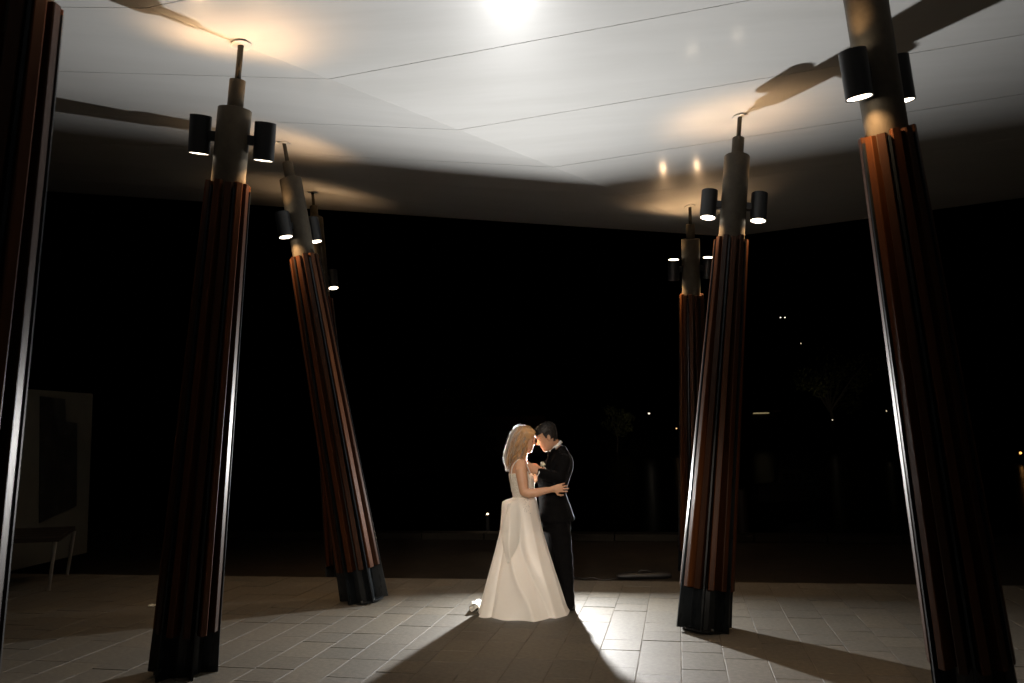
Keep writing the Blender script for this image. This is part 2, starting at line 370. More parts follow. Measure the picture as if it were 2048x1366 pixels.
def column(base, top, H, lamp_az, label, spin=0, dz=(.42, .23), on=True, tilt=0.0, wide=False, dim=1.0):
    base = Vector(base); top = Vector(top); ax = (top-base); L = ax.length; q = ax.to_track_quat('Z', 'Y')
    # keep local X close to world X
    zx = ax.normalized(); xx = (Vector((1, 0, 0))-zx*zx.x).normalized(); yy = zx.cross(xx)
    q = Matrix((xx, yy, zx)).transposed().to_quaternion()
    root = empty('canopy_column', base, q)
    tag(root, label, 'column', 'leaning slatted columns under the canopy')
    for k in range(12):
        o = link('slat', slat_mesh(H, 'slat', k), None, root); o.rotation_euler.z = spin+2*PI*(k+.5)/12
        if k == 1: pass
    for k in range(6):
        o = link('fin', slat_mesh(H, 'fin', 0), None, root); o.rotation_euler.z = spin+2*PI*k/6
    MB().cyl((0, 0, -.005), (0, 0, H-.03), .13, .095, 16).obj('core_tube', M_steel, root, smooth=False)
    MB().cyl((0, 0, -.004), (0, 0, .012), .20, .20, 24).obj('base_plate', M_steel, root)
    zp = L-dz[0]; zm = L-dz[1]
    for k in range(3):
        a = spin+2*PI*(k*2+.5)/6
        MB().cyl((.165*math.cos(a), .165*math.sin(a), .010), (.165*math.cos(a), .165*math.sin(a), .03), .012, n=6).obj('bolt', M_alu, root)
    MB().cyl((0, 0, H-.2), (0, 0, zp), .1175, n=40).obj('pipe', M_pipe, root, smooth=False, bevel=.004).data.shade_smooth()
    MB().cyl((0, 0, zp-.05), (0, 0, zm), .056, n=32).obj('pipe_neck', M_pipe, root, bevel=.003).data.shade_smooth()
    MB().cyl((0, 0, zm-.05), (0, 0, L+.02), .021, n=20).obj('pin', M_pipe, root).data.shade_smooth()
    # ceiling plate lies in the canopy's slope
    s = (top-A0).dot(nl); g = nl*(SL if s > 0 else -SR); n = Vector((-g.x, -g.y, 1)).normalized()
    pp = MB().cyl((0, 0, -.004), (0, 0, -.014), .072, n=32).obj('ceiling_plate', M_ceil, root, bevel=.002)
    pp.location = (0, 0, L); pp.rotation_mode = 'QUATERNION'; pp.rotation_quaternion = q.inverted() @ n.to_track_quat('Z', 'Y')
    for o in root.children:
        if o.name.split('.')[0] in ('pipe', 'pipe_neck', 'pin', 'core_tube'):
            for p in o.data.polygons:
                if len(p.vertices) > 4: p.use_smooth = False
    zl = H+.32
    for sgn in (-1, 1):
        a = lamp_az+(PI if sgn < 0 else 0); dx, dy = math.cos(a), math.sin(a); off = .228
        mb = MB(); n_ = 32; prof = [(.066, -.126), (.066, -.132), (.075, -.135), (.075, .135), (.066, .132), (.066, .126)]
        mb.loft([[(r*math.cos(2*PI*i/n_), r*math.sin(2*PI*i/n_), z) for i in range(n_)] for r, z in prof])
        h = mb.obj('lamp_housing', M_lamp, root, smooth=True); h.location = (dx*off, dy*off, zl); h.rotation_euler.x = tilt
        if wide:                         # floodlights of the added rear columns, aimed to fill the couple's front
            hp = base+q @ Vector((dx*off, dy*off, zl)); h.rotation_mode = 'QUATERNION'
            h.rotation_quaternion = q.inverted() @ (Vector((.15, 7.7, .95))-hp).to_track_quat('-Z', 'Y')
        e = h.modifiers.new('e', 'EDGE_SPLIT'); e.split_angle = rad(40)
        ar = MB().box((-.05, -.028, -.035), (.065, .028, .035)).obj('bracket', M_lamp, h, bevel=.004)
        ar.location = (-dx*.125, -dy*.125, 0); ar.rotation_euler.z = a
        for e_ in (-1, 1):
            MB().cyl((0, 0, e_*.1275), (0, 0, e_*.1305), .0655, n=32).obj('lens', M_lens if on else M_lamp, h)
            if on and not (wide and e_ > 0):
                l = bpy.data.lights.new('lamp_beam', 'SPOT'); l.energy = LAMP_UP if e_ > 0 else (LAMP_DOWN*dim if not wide else wide); l.color = LAMP_COL if not wide else (1.0, .85, .69)
                l.spot_size = rad(106 if e_ > 0 else (17.5 if wide else 128)); l.spot_blend = 1.0 if e_ > 0 else (.5 if wide else .95); l.shadow_soft_size = .02
                lo = bpy.data.objects.new('lamp_beam', l); COL.objects.link(lo); lo.parent = h
                lo.location = (0, 0, e_*.1345)
                lo.rotation_euler = (PI if e_ > 0 else 0, 0, 0)
    return root
ZD = -.30
def bz(px, py, z=0): return on_z(px, py, z)
def base_at(px, Y, z):                 # ground point Y ahead under pixel column px
    lo, hi = 600, 2600
    for _ in range(50):
        mid = (lo+hi)/2
        p = at(px, mid, Y)
        if p.z > z: lo = mid
        else: hi = mid
    return at(px, mid, Y)
C1 = column(base_at(366, 6.02, 0), on_ceil(482, 88), 3.57, rad(4), 'left column with two lamps side by side, standing near a poster wall', .10, (.47, .26), tilt=.09)
C4 = column(base_at(1408, 6.98, 0), on_ceil(1480, 232), 3.48, rad(-8), 'column right of the couple whose two lamps show bright round undersides', .18)
C2 = column(base_at(729, 8.42, 0), on_ceil(568, 285), 3.66, rad(62), 'column tilting left, directly left of the couple, lamp in front of its pipe', .05)
C3 = column(base_at(692, 10.5, ZD), on_ceil(625, 384), 3.98, rad(50), 'far column mostly hidden behind the tilting column left of the couple', .2)
C5 = column(base_at(1391, 11.5, ZD), on_ceil(1380, 412), 3.94, rad(3), 'farthest right column seen behind another, leaning toward the viewer', .0, tilt=.10)
TF = on_ceil(1696, -224)
CF = column(base_at(1958, 4.85, 0), TF, 3.44, rad(35), 'big foreground column at the right edge of the view', .12, (.55, .3))
TL = Vector((.05, 2.95, 0)); TL.x = at(84, 0, 2.95).x; TL.z = ceil_z(TL.x, TL.y)
CL = column(base_at(-190, 3.2, 0), TL, 3.5, rad(10), 'nearest column cut off by the left edge of the picture, out of focus', .28, dim=.10)

for bx_, by_, tx_, ty_, lb, pw_ in ((-.6, -5.0, -.9, -4.6, 'added floodlight column behind the viewer on the left', 1250), (2.2, -5.0, 1.8, -5.2, 'added floodlight column behind the viewer on the right', 230)):  # unseen columns added to carry front fill light for the couple
    column((bx_, by_, 0), (tx_, ty_, ceil_z(tx_, ty_)), 3.5, rad(5), lb, .1, wide=pw_)

# ---------------------------------------------------------------- flash unit on its stand
fr = empty('flash_stand', (FLASH.x, FLASH.y+.06, 0)); tag(fr, 'small camera flash on a light stand hidden behind the couple', 'flash')
MB().box((-.035, -.01, 1.22), (.035, .075, 1.31)).obj('flash_head', M_black, fr, bevel=.006)
MB().box((-.032, .0, 1.08), (.032, .055, 1.215)).obj('flash_body', M_black, fr, bevel=.006)
MB().cyl((0, .03, .1), (0, .03, 1.09), .012, n=12).obj('pole', M_black, fr)
for k in range(3):
    a = k*2*PI/3+.5
    MB().cyl((0, .03, .35), (.28*math.cos(a), .03+.28*math.sin(a), .01), .008, n=8).obj('leg', M_black, fr)

# ---------------------------------------------------------------- people
YC = 7.74
def W(px, py, dy=0.0): return at(px, py, YC+dy)
SC = YC/FPX/math.cos(TH)**0            # metres per photo pixel at the couple

def ring_el(c, hx, hy, n=28, tilt=0, p=1.0, twist=0):
    out = []
    for i in range(n):
        a = 2*PI*i/n; ca, sa = math.cos(a), math.sin(a)
        x = hx*math.copysign(abs(ca)**p, ca); y = hy*math.copysign(abs(sa)**p, sa)
        out.append(Vector((c.x+x*math.cos(tilt), c.y+y, c.z+x*math.sin(tilt))))
    return out

HEADP = [(-.118, .066, .012, .018), (-.112, .078, -.01, .030), (-.10, .087, -.03, .041), (-.088, .088, -.045, .047), (-.075, .083, -.052, .053), (-.06, .087, -.06, .058), (-.045, .085, -.07, .062), (-.03, .084, -.08, .065),
         (-.01, .082, -.089, .068), (.01, .079, -.095, .070), (.03, .087, -.098, .073), (.05, .088, -.099, .075), (.07, .081, -.095, .074), (.09, .064, -.083, .066), (.105, .042, -.063, .051), (.115, .018, -.038, .030)]
def headprof(z):
    P = HEADP
    if z <= P[0][0]: return P[0][1:]
    for a, b in zip(P[:-1], P[1:]):
        if z <= b[0]:
            t = (z-a[0])/(b[0]-a[0]); return tuple(a[k]+(b[k]-a[k])*t for k in (1, 2, 3))
    return P[-1][1:]
def sm(x, a, b):
    t = min(1, max(0, (x-a)/(b-a))); return t*t*(3-2*t)
def head_point(z, a, infl=0.0, face=True):
    xf, xb, w = headprof(z); cx, hx = (xf+xb)/2, (xf-xb)/2
    ca, sa = math.cos(a), math.sin(a)
    x = cx+hx*math.copysign(abs(ca)**.88, ca); y = w*math.copysign(abs(sa)**.88, sa)
    if face and ca > 0:
        # nose
        nz = 0
        if -.036 < z < .03: nz = .030*(sm(z, .03, -.018) if z > -.018 else sm(z, -.036, -.022))
        x += nz*math.exp(-(y/.0135)**2)
        x += .004*math.exp(-((z+.055)/.009)**2)*math.exp(-(y/.024)**2)      # lips
        x += .004*math.exp(-((z+.068)/.007)**2)*math.exp(-(y/.02)**2)
        x -= .004*math.exp(-((z+.0615)/.003)**2)*math.exp(-(y/.024)**2)
        for s in (-1, 1):
            x -= .009*math.exp(-((z-.010)/.013)**2)*math.exp(-((y-s*.031)/.016)**2)
            x += .005*math.exp(-((z-.008)/.008)**2)*math.exp(-((y-s*.031)/.011)**2)
    r = Vector((x, y, z))
    if infl: r += Vector((ca, sa*.9, (z-.02)*6)).normalized()*infl
    return r
class Head:
    def __init__(s, c, facing, pitch, k, yaw=0):
        s.c = c; s.k = k
        s.M = Matrix.Translation(c) @ Matrix.Rotation(yaw, 4, 'Z') @ (Matrix.Rotation(PI, 4, 'Z') if facing < 0 else Matrix.Identity(4)) @ Matrix.Rotation(pitch, 4, 'Y') @ Matrix.Scale(k, 4)
    def w(s, p): return s.M @ Vector(p)
    def build(s, mb, ears=True):
        rings = []
        n = 56; N = 58
        for i in range(N+1):
            z = -.118+.233*i/N
            rings.append([s.w(head_point(z, 2*PI*j/n)) for j in range(n)])
        rings.append([s.w(Vector((-.01, 0, .121))+(head_point(.115, 2*PI*j/n)-Vector((-.01, 0, .115)))*.3) for j in range(n)])
        mb.loft(rings)
        if ears:
            for sd in (-1, 1):
                pts = [(-.012, .071, -.036), (-.002, .076, -.018), (-.008, .080, .004), (-.022, .079, .013), (-.028, .076, -.004), (-.018, .073, -.026)]
                mb.tube([s.w((x, y*sd, z)) for x, y, z in pts], [.007*s.k]*6, 8)
                mb.ball(s.w((-.014, .073*sd, -.006)), .018*s.k, 12, (.8, .45, 1.3))
def hand(mb, wrist, fdir, normal, k=1.0, curl=.3, thumb=1, spread=.06, wr=.027):
    """palm with five separate fingers; normal = back of the hand, thumb = side"""
    f = Vector(fdir).normalized(); nrm = Vector(normal); nrm = (nrm-f*nrm.dot(f)).normalized(); s = f.cross(nrm)*thumb
    w = Vector(wrist)
    mb.tube([w-f*.02*k, w+f*.03*k, w+f*.085*k], [(wr*k*.75, wr*k), (.020*k, .036*k), (.013*k, .040*k)], 12, side=nrm)
    ln = [.070, .080, .074, .058]
    for i in range(4):
        off = (1.5-i)*.0205*k; b = w+f*(.080-.006*abs(i-1.2))*k+s*off
        d = (f+s*(1.5-i)*spread).normalized(); pts = [b-f*.02*k, b]; L = ln[i]*k; cur = b; ang = curl*.6
        for seg, fr_ in enumerate((.45, .32, .23)):
            dd = d*math.cos(ang)-nrm*math.sin(ang); cur = cur+dd*L*fr_; pts.append(cur); ang += curl
        mb.tube(pts, [.0090*k, .0088*k, .0082*k, .0075*k, .0062*k], 8)
    b = w+f*.028*k+s*.03*k
    pts = [b-s*.012*k, b+(f*.5+s*.75-nrm*.25).normalized()*.030*k, b+(f*.8+s*.62-nrm*.4).normalized()*.062*k, b+(f*1.0+s*.5-nrm*.5).normalized()*.085*k]
    mb.tube(pts, [.013*k, .0115*k, .010*k, .008*k], 8)

# ---- bride -------------------------------------------------------------
bride = empty('person', W(1046, 1222)); bride.location.z = 0
tag(bride, 'bride with long wavy blonde hair in an ivory satin gown, touching foreheads with the groom', 'person')
def par(o, root):                     # meshes are written in world coordinates; move them under their person
    o.parent = root; o.matrix_parent_inverse = Matrix.Translation(-root.location); return o
BH = Head(W(1051.5, 879.5), 1, rad(16), .99)
bb = MB(); BH.build(bb, ears=False)
bb.tube([BH.w((-.025, 0, -.05)), W(1046, 903), W(1041, 921)], [.047, .046, .060], 16)
TOR = [(919, 1040, .050, .085), (924, 1039, .075, .150), (932, 1038.5, .088, .160), (945, 1040, .104, .145), (955, 1043, .114, .138), (968, 1045, .110, .128), (980, 1046, .104, .118), (993, 1048, .100, .112), (1015, 1050, .118, .150), (1045, 1050, .115, .165)]
bb.loft([ring_el(W(x, y), hx, hy, 28) for y, x, hx, hy in TOR[::-1]])
for sd in (-1, 1):
    bb.tube([W(1050, 1040, sd*.08), W(1052, 1120, sd*.08), W(1050, 1200, sd*.08)], [.085, .06, .04], 14)
    bb.tube([W(1048, 1212, sd*.08), W(1066, 1216, sd*.08)], [(.03, .025), (.035, .02)], 10)
# near (right) arm round the groom's waist
bb.tube([W(1042, 929, -.150), W(1042, 941, -.185), W(1045, 962, -.205), W(1048, 982, -.215)], [.052, .056, .051, .045], 18)
bb.tube([W(1048, 983, -.215), W(1058, 987, -.225), W(1074, 985, -.235), W(1094, 980.5, -.225), W(1104, 979, -.215)], [.046, .046, .040, .030, .026], 18)
hand(bb, W(1105, 978.5, -.212), Vector((1, .12, .12)), Vector((.0, -1, .15)), 1.0, .18, thumb=1, spread=.09, wr=.026)
# far (left) arm resting on his chest
bb.tube([W(1044, 930, .15), W(1056, 955, .2), W(1064, 962, .2)], [.048, .042, .038], 14)
bb.tube([W(1064, 962, .2), W(1076, 950, .16), W(1086, 940, .12)], [.038, .032, .025], 14)
hand(bb, W(1086, 940, .12), Vector((.5, -.1, .9)), Vector((-1, 0, .3)), .95, .15, thumb=-1)
o = par(remeshed(bb, 'body', M_skinb, None, .0042, 2), bride)
# dress bodice
bd = MB(); BOD = [(941, 1040.5, .106, .150)]+[(y, x, hx+.007, hy+.007) for y, x, hx, hy in TOR[3:8]]+[(1000, 1049, .112, .125)]
rings = [ring_el(W(x, y), hx, hy, 64) for y, x, hx, hy in BOD[::-1]]
top = rings[-1]
for i, p in enumerate(top):            # scooped neckline: higher in front, low at the back
    a = 2*PI*i/64; p.z += .028*math.cos(a)**2*(1 if math.cos(a) > 0 else -1.2)-.02*abs(math.sin(a))**3
bd.loft(rings); o = par(bd.obj('bodice', M_lace, None, smooth=True), bride)
sdv = o.modifiers.new('s', 'SUBSURF'); sdv.levels = sdv.render_levels = 2
for sd in (-1, 1):
    path = [(1023, 958, .095), (1022.5, 945, .118), (1024.5, 934, .128), (1030, 924.5, .128), (1037, 919.5, .122), (1044, 919.5, .120), (1051, 926, .120), (1056, 936, .118), (1060, 946, .10)]
    mb = MB(); mb.tube([W(x, y, sd*d-(.012 if sd < 0 else -.012)) for x, y, d in path], [(.015, .006)]*9, 10, side=(.3, 1, 0) if sd > 0 else (.3, 1, 0))
    o = par(mb.obj('strap', M_satin, None, smooth=True), bride)
    s_ = o.modifiers.new('s', 'SUBSURF'); s_.levels = s_.render_levels = 1
# skirt with deep pleats
SK = [(993, 1027, 1071, .118), (996, 1023.5, 1072, .130), (999, 1012, 1073, .140), (1003, 1004.5, 1074, .15), (1010, 1003.5, 1075.5, .16), (1030, 1002.5, 1079, .18), (1060, 1000, 1085, .21), (1100, 990, 1097, .25), (1140, 978.5, 1110, .29), (1180, 967, 1124, .32), (1205, 960, 1132, .34), (1218, 957, 1137, .35)]
FOLDS = [(-1.98, .16, .6), (-1.62, .16, -.55), (-1.15, .26, .6), (-.55, .3, .45), (-2.35, .12, -.5), (-2.7, .2, .5), (.4, .2, .4), (.9, .15, -.5), (1.5, .2, .5), (2.2, .2, .5), (2.7, .15, -.3)]
def skx(py):
    for a, b in zip(SK[:-1], SK[1:]):
        if py <= b[0]:
            t = (py-a[0])/(b[0]-a[0]); return [a[k]+(b[k]-a[k])*t for k in (1, 2, 3)]
    return list(SK[-1][1:])
def skirt_pt(py, a, off=0.0):
    xl, xr, hy = skx(py); t = max(0, (py-993)/225)
    c = W((xl+xr)/2, py); hx = (W(xr, py)-W(xl, py)).length/2
    ca, sa = math.cos(a), math.sin(a)
    g = 0; an = (a+PI) % (2*PI)-PI
    for f0, w_, am in FOLDS:
        f0 = f0+(.55*sm(t, .35, 1) if -2.1 < f0 < -1.5 else 0)+(.18*t if -1.3 < f0 < -1 else 0)   # folds sweep forward toward the hem
        d = (an-f0+PI) % (2*PI)-PI; g += am*math.exp(-abs(d)/w_*1.1)*(.5+.5*math.exp(-(d/w_)**2))
    wob = .3*mnoise.noise(Vector((an*1.6, t*2.5, 1.3)))
    A = (.006+.078*t**1.05)*(g+wob)
    side = abs(sa)**.6                    # keep the measured left/right outline
    p_ = .86
    x = hx*math.copysign(abs(ca)**p_, ca); y = hy*math.copysign(abs(sa)**p_, sa)
    v = Vector((x, y, 0)); nrm = Vector((ca/hx, sa/hy, 0)).normalized()
    return c+v+nrm*(A*side+off)
sk = MB(); rings = []; NP = 240; NZ = 70
for i in range(NZ+1):
    py = 993+(1218-993)*(i/NZ); rg = []
    for j in range(NP):
        a = 2*PI*j/NP; p = skirt_pt(py, a); t = i/NZ
        if t > .93:                        # hem breaks on the floor
            k = (t-.93)/.07; p.z = max(.004, p.z-.0)+.0; p += Vector((math.cos(a), math.sin(a), 0))*(.006*k*k*(1+math.sin(a*9)+math.sin(a*5+1)))
            p.z += .007*k*(math.sin(a*5)*.6+.4*math.sin(a*11+1))
        rg.append(p)
    rings.append(rg)
zb = min(p.z for p in rings[-1])
for i, rg in enumerate(rings):
    for p in rg: p.z -= (zb-.004)*sm(i/NZ, .5, 1)
sk.loft(rings[::-1], caps=False)
o = par(sk.obj('skirt', M_satin, None, smooth=True), bride)
# draped overskirt panel with a sharp turned-back edge
def front_y(px, py, off):              # point of the skirt's camera side under a photo pixel
    xl, xr, hy = skx(py); u = min(.985, max(-.985, (px-(xl+xr)/2)/((xr-xl)/2)))
    a = -math.acos(math.copysign(abs(u)**(1/.86), u)); return skirt_pt(py, a, off)
Lc = [(994, 1026), (1012, 1016), (1032, 1011), (1050, 1008), (1058, 1007), (1072, 1008.5), (1090, 1010.5), (1105, 1012.5), (1118, 1016)]
Rc = [(994, 1047), (1012, 1046), (1032, 1045), (1050, 1043.5), (1058, 1042.5), (1072, 1041), (1090, 1036), (1105, 1028), (1118, 1018)]
def curve(C, y):
    for a, b in zip(C[:-1], C[1:]):
        if y <= b[0]:
            t = (y-a[0])/(b[0]-a[0]); return a[1]+(b[1]-a[1])*t
    return C[-1][1]
fp = MB(); NV, NU = 60, 16
for i in range(NV+1):
    py = 995+122*i/NV; l, r = curve(Lc, py), curve(Rc, py)
    for j in range(NU+1):
        u_ = j/NU; px = l+(r-l)*u_
        bulge = .06*(sm(u_, -.03, .10)*(1-u_)**.9)*sm(i/NV, -.05, .45)*(1-.75*sm(i/NV, .6, 1.0))+.006*(1-u_)-.006*u_
        if 0: bulge = .075*(u_/.15)**.4*sm(i/NV, 0, .2)*(1-.6*sm(i/NV, .6, 1))+.003
        fp.v.append(tuple(front_y(px, py, bulge)-Vector((0, 0, zb*0))))
for i in range(NV):
    for j in range(NU):
        a = i*(NU+1)+j; fp.f.append((a, a+NU+1, a+NU+2, a+1))
o = par(fp.obj('draped_panel', M_satin, None, smooth=True), bride)
so = o.modifiers.new('t', 'SOLIDIFY'); so.thickness = .004
# curled end of the train on the paving
tr = MB(); NQ, NW = 26, 10
c0 = on_z(947, 1222, 0)
for i in range(NQ+1):
    a = -.9+5.0*i/NQ; r = .047-.010*i/NQ
    for j in range(NW+1):
        w_ = j/NW; tr.v.append((c0.x+.01+r*math.cos(a)*(1-.12*w_)+.03*w_, c0.y-.10+.26*w_, .043+.042*math.sin(a)*(1-.25*w_)+.004))
for i in range(NQ):
    for j in range(NW):
        a = i*(NW+1)+j; tr.f.append((a, a+1, a+NW+2, a+NW+1))
n0 = len(tr.v)
for i in range(21):                    # flat tail joining the curl to the hem
    for j in range(9):
        x = -.03+.26*i/20; y = -.09+.34*j/8
        tr.v.append((c0.x+x, c0.y+y, .030+.014*math.sin(x*60+y*9)+.06*sm(i/20, .2, .8)+.012*mnoise.noise(Vector((x*18, y*14, 0)))))
for i in range(20):
    for j in range(8):
        a = n0+i*9+j; tr.f.append((a, a+9, a+10, a+1))
o = par(tr.obj('train', M_satin, None, smooth=True), bride)
so = o.modifiers.new('t', 'SOLIDIFY'); so.thickness = .002

# hair: volume, wavy locks and loose strands
HB = [(850.5, 1052, 1044, .02), (853, 1060, 1037, .05), (858, 1064, 1031, .072), (865, 1065, 1026.5, .084), (875, 1063, 1022.5, .092), (887, 1060, 1018.5, .096), (900, 1058, 1014.5, .100), (912, 1056, 1012, .103), (925, 1046, 1012, .10), (941, 1030, 1014, .07)]
def hb(py):
    for a, b in zip(HB[:-1], HB[1:]):
        if py <= b[0]:
            t = (py-a[0])/(b[0]-a[0]); return [a[k]+(b[k]-a[k])*t for k in (1, 2, 3)]
    return list(HB[-1][1:])
def hair_pt(py, ph, rho):
    xf, xb, hy = hb(py); c = W((xf+xb)/2, py); hx = (xf-xb)/2*SC
    return c+Vector((hx*math.cos(ph)*rho, hy*math.sin(ph)*rho, 0))
def open_face(py, ph):                 # opening for the face in front
    return py > 858 and abs(ph) < .85
hv = MB(); rings = []
for py in (852, 856, 862, 870, 880, 890, 900, 910, 918):
    rg = []
    for j in range(32):
        ph = 2*PI*j/32; pm = (ph+PI) % (2*PI)-PI; rr = .80 if abs(pm) > .9 else .55
        if py > 900: rr *= .85 if math.cos(ph) < .2 else .6
        rg.append(hair_pt(py, ph, rr))
    rings.append(rg)
hv.loft(rings[::-1])
hair = par(hv.obj('hair', M_blond, None, smooth=True), bride)
rh = random.Random(11)
lk = MB()
def lockpath(ph, rho, y0, y1, wave, k, n=14):
    pts = []; p0 = rh.uniform(0, 6.28); fr = rh.uniform(.9, 1.25)
    pm = (ph+PI) % (2*PI)-PI
    for i in range(n):
        t = i/(n-1); py = y0+(y1-y0)*t
        b_ = 1-sm(py, 853, 872); q0 = math.copysign(.12+(abs(pm)-.75)*(PI-.12)/(PI-.75), pm) if abs(pm) > .75 else pm
        ph = pm+(q0-pm)*b_
        wv = wave*t*math.sin(p0+fr*t*11)
        p = hair_pt(py, ph+wv*1.6, rho*(1+wv*.7)*(1-.0*t)); pts.append(p)
    return pts
lk2 = MB()
for i in range(230):
    ph = rh.uniform(.75, 2*PI-.75); rho = rh.uniform(.80, .97)-(.10 if math.cos(ph) < -.3 else 0)
    s_ = math.cos(ph); y1 = 918 if s_ > .2 else (925 if s_ > -.3 else rh.uniform(925, 940)); y1 += rh.uniform(-12, 3)
    pts = lockpath(ph, rho, 852+rh.uniform(0, 5), y1, rh.uniform(.05, .13), 1, 20)
    p0 = round(ph*3.2)*1.9+rh.uniform(-.5, .5); cen = W(1042, 890)
    for q in range(20):                  # neighbouring locks wave together
        t = q/19; d = (pts[q]-W(1042, 0)); d = Vector((pts[q].x-cen.x, pts[q].y-cen.y, 0)).normalized()
        side = Vector((-d.y, d.x, 0)); a_ = .014*sm(t, .15, .7)
        pts[q] = pts[q]+d*(a_*math.sin(p0+t*13))*.9+side*(a_*math.cos(p0+t*13))
    (lk if i % 3 else lk2).tube(pts, [rh.uniform(.005, .0085)*(1-.75*(q/19)**2.2) for q in range(20)], 6, round_=False)
for mb_, m_ in ((lk, M_blond), (lk2, M_blond2)):
    o = par(mb_.obj('locks', m_, None, smooth=True), bride); o.parent = hair; o.matrix_parent_inverse = Matrix.Identity(4); tag(o, kind='stuff')
st = MB()
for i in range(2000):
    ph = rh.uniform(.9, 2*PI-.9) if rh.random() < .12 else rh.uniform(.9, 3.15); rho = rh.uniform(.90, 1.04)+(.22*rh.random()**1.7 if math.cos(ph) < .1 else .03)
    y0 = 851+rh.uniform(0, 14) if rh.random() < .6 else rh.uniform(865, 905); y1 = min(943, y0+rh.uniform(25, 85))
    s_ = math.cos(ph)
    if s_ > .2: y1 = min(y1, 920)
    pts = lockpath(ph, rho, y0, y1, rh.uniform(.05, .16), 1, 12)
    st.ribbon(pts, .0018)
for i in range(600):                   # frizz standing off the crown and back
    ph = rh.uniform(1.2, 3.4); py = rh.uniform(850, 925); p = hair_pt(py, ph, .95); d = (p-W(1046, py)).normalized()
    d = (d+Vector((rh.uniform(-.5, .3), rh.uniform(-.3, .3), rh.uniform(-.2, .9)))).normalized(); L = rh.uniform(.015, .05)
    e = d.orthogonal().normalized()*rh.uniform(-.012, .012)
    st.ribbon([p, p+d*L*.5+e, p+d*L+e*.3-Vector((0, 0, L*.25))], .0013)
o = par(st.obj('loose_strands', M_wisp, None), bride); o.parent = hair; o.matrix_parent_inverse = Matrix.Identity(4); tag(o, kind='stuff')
def facebits(H, root, brow, thick):
    for sd in (-1, 1):
        mb = MB(); mb.tube([H.w(head_point(.030+dz_, a*sd)+Vector((.002, 0, 0))) for a, dz_ in ((.22, -.002), (.42, .003), (.66, .001))], [thick*H.k, thick*1.1*H.k, thick*.6*H.k], 6)
        par(mb.obj('eyebrow', brow, None, smooth=True), root)
        mb = MB(); mb.tube([H.w(head_point(.003+dz_, a*sd)+Vector((.0015, 0, 0))) for a, dz_ in ((.3, .001), (.42, -.002), (.56, .001))], [.0016*H.k]*3, 5)
        par(mb.obj('eyelash', M_dark, None), root)
    mb = MB(); mb.tube([H.w(head_point(-.0615, a)+Vector((.001, 0, 0))) for a in (-.36, -.18, 0, .18, .36)], [.002, .0042, .005, .0042, .002], 6)
    par(mb.obj('lips', M_lip, None, smooth=True), root)
facebits(BH, bride, M_blond, .0026)
# earring-like sparkles are not in view; beading at the waist
be = MB()
for i in range(26):
    py = rh.uniform(992, 1024); px = 1043+(py-990)*.25+rh.uniform(-3, 12)
    p = front_y(px, py, .004); be.ball(p, .0035, 6)
for i in range(16):
    a = rh.uniform(2.6, 3.6); y, x, hx, hy = rh.choice(BOD[1:]); c = W(x, y+rh.uniform(-5, 5)); be.ball((c.x+math.cos(a)*hx*1.01, c.y+math.sin(a)*hy*1.01, c.z), .004, 6)
o = par(be.obj('beads', M_alu, None), bride); tag(o, kind='stuff')

# ---- groom -------------------------------------------------------------
GY = .13
def G(px, py, dy=0.0): return at(px, py, YC+GY+dy)
groom = empty('person', G(1128, 1222)); groom.location.z = 0
tag(groom, 'groom in a black suit with short dark hair, head bowed to the bride', 'person')
GH = Head(at(1093, 874.5, YC+.03), -1, rad(27), 1.05)
gb = MB(); GH.build(gb)
gb.tube([GH.w((-.025, 0, -.045)), G(1108, 887, -.06), G(1114, 905)], [.052, .054, .070], 16)
GT = [(1046, 1113, .150, .170), (1010, 1110, .115, .155), (988, 1105, .105, .145), (960, 1106, .125, .160), (930, 1116, .115, .175), (912, 1120, .085, .175), (903, 1119, .05, .09)]
gb.loft([ring_el(G(x, y), hx*.85, hy*.85, 28) for y, x, hx, hy in GT])
for sd in (-1, 1):
    fx = 1137 if sd < 0 else 1122
    gb.tube([G(1113, 1035, sd*.085), G(fx-10, 1120, sd*.095), G(fx, 1207, sd*.10)], [.080, .050, .034], 14)
    gb.tube([G(fx+3, 1214, sd*.10), G(fx-30, 1218, sd*.12)], [(.032, .03), (.03, .022)], 10)
# near (left) arm: sleeve forearm reaching to the bride
nsh, nel, nwr = at(1127, 922, YC-.03), at(1119, 959, YC-.10), at(1073, 943, YC-.125)
fsh, fel, fwr = G(1124, 920, .19), at(1104, 962, YC+.26), at(1083, 938.5, YC-.05)
gb.tube([nsh, nel], [.045, .036], 14); gb.tube([nel, nwr], [.036, .026], 14)
hand(gb, nwr+Vector((-.012, 0, .004)), Vector((-.75, .35, .5)), Vector((-.4, -.8, .2)), 1.02, .3, thumb=-1)
gb.tube([fsh, fel], [.045, .036], 14); gb.tube([fel, fwr], [.036, .026], 14)
hand(gb, fwr, Vector((-1, -.33, .22)), Vector((.1, -.75, .75)), 1.02, .14, thumb=1, spread=.05, wr=.026)
par(remeshed(gb, 'body', M_sking, None, .0042, 2), groom)
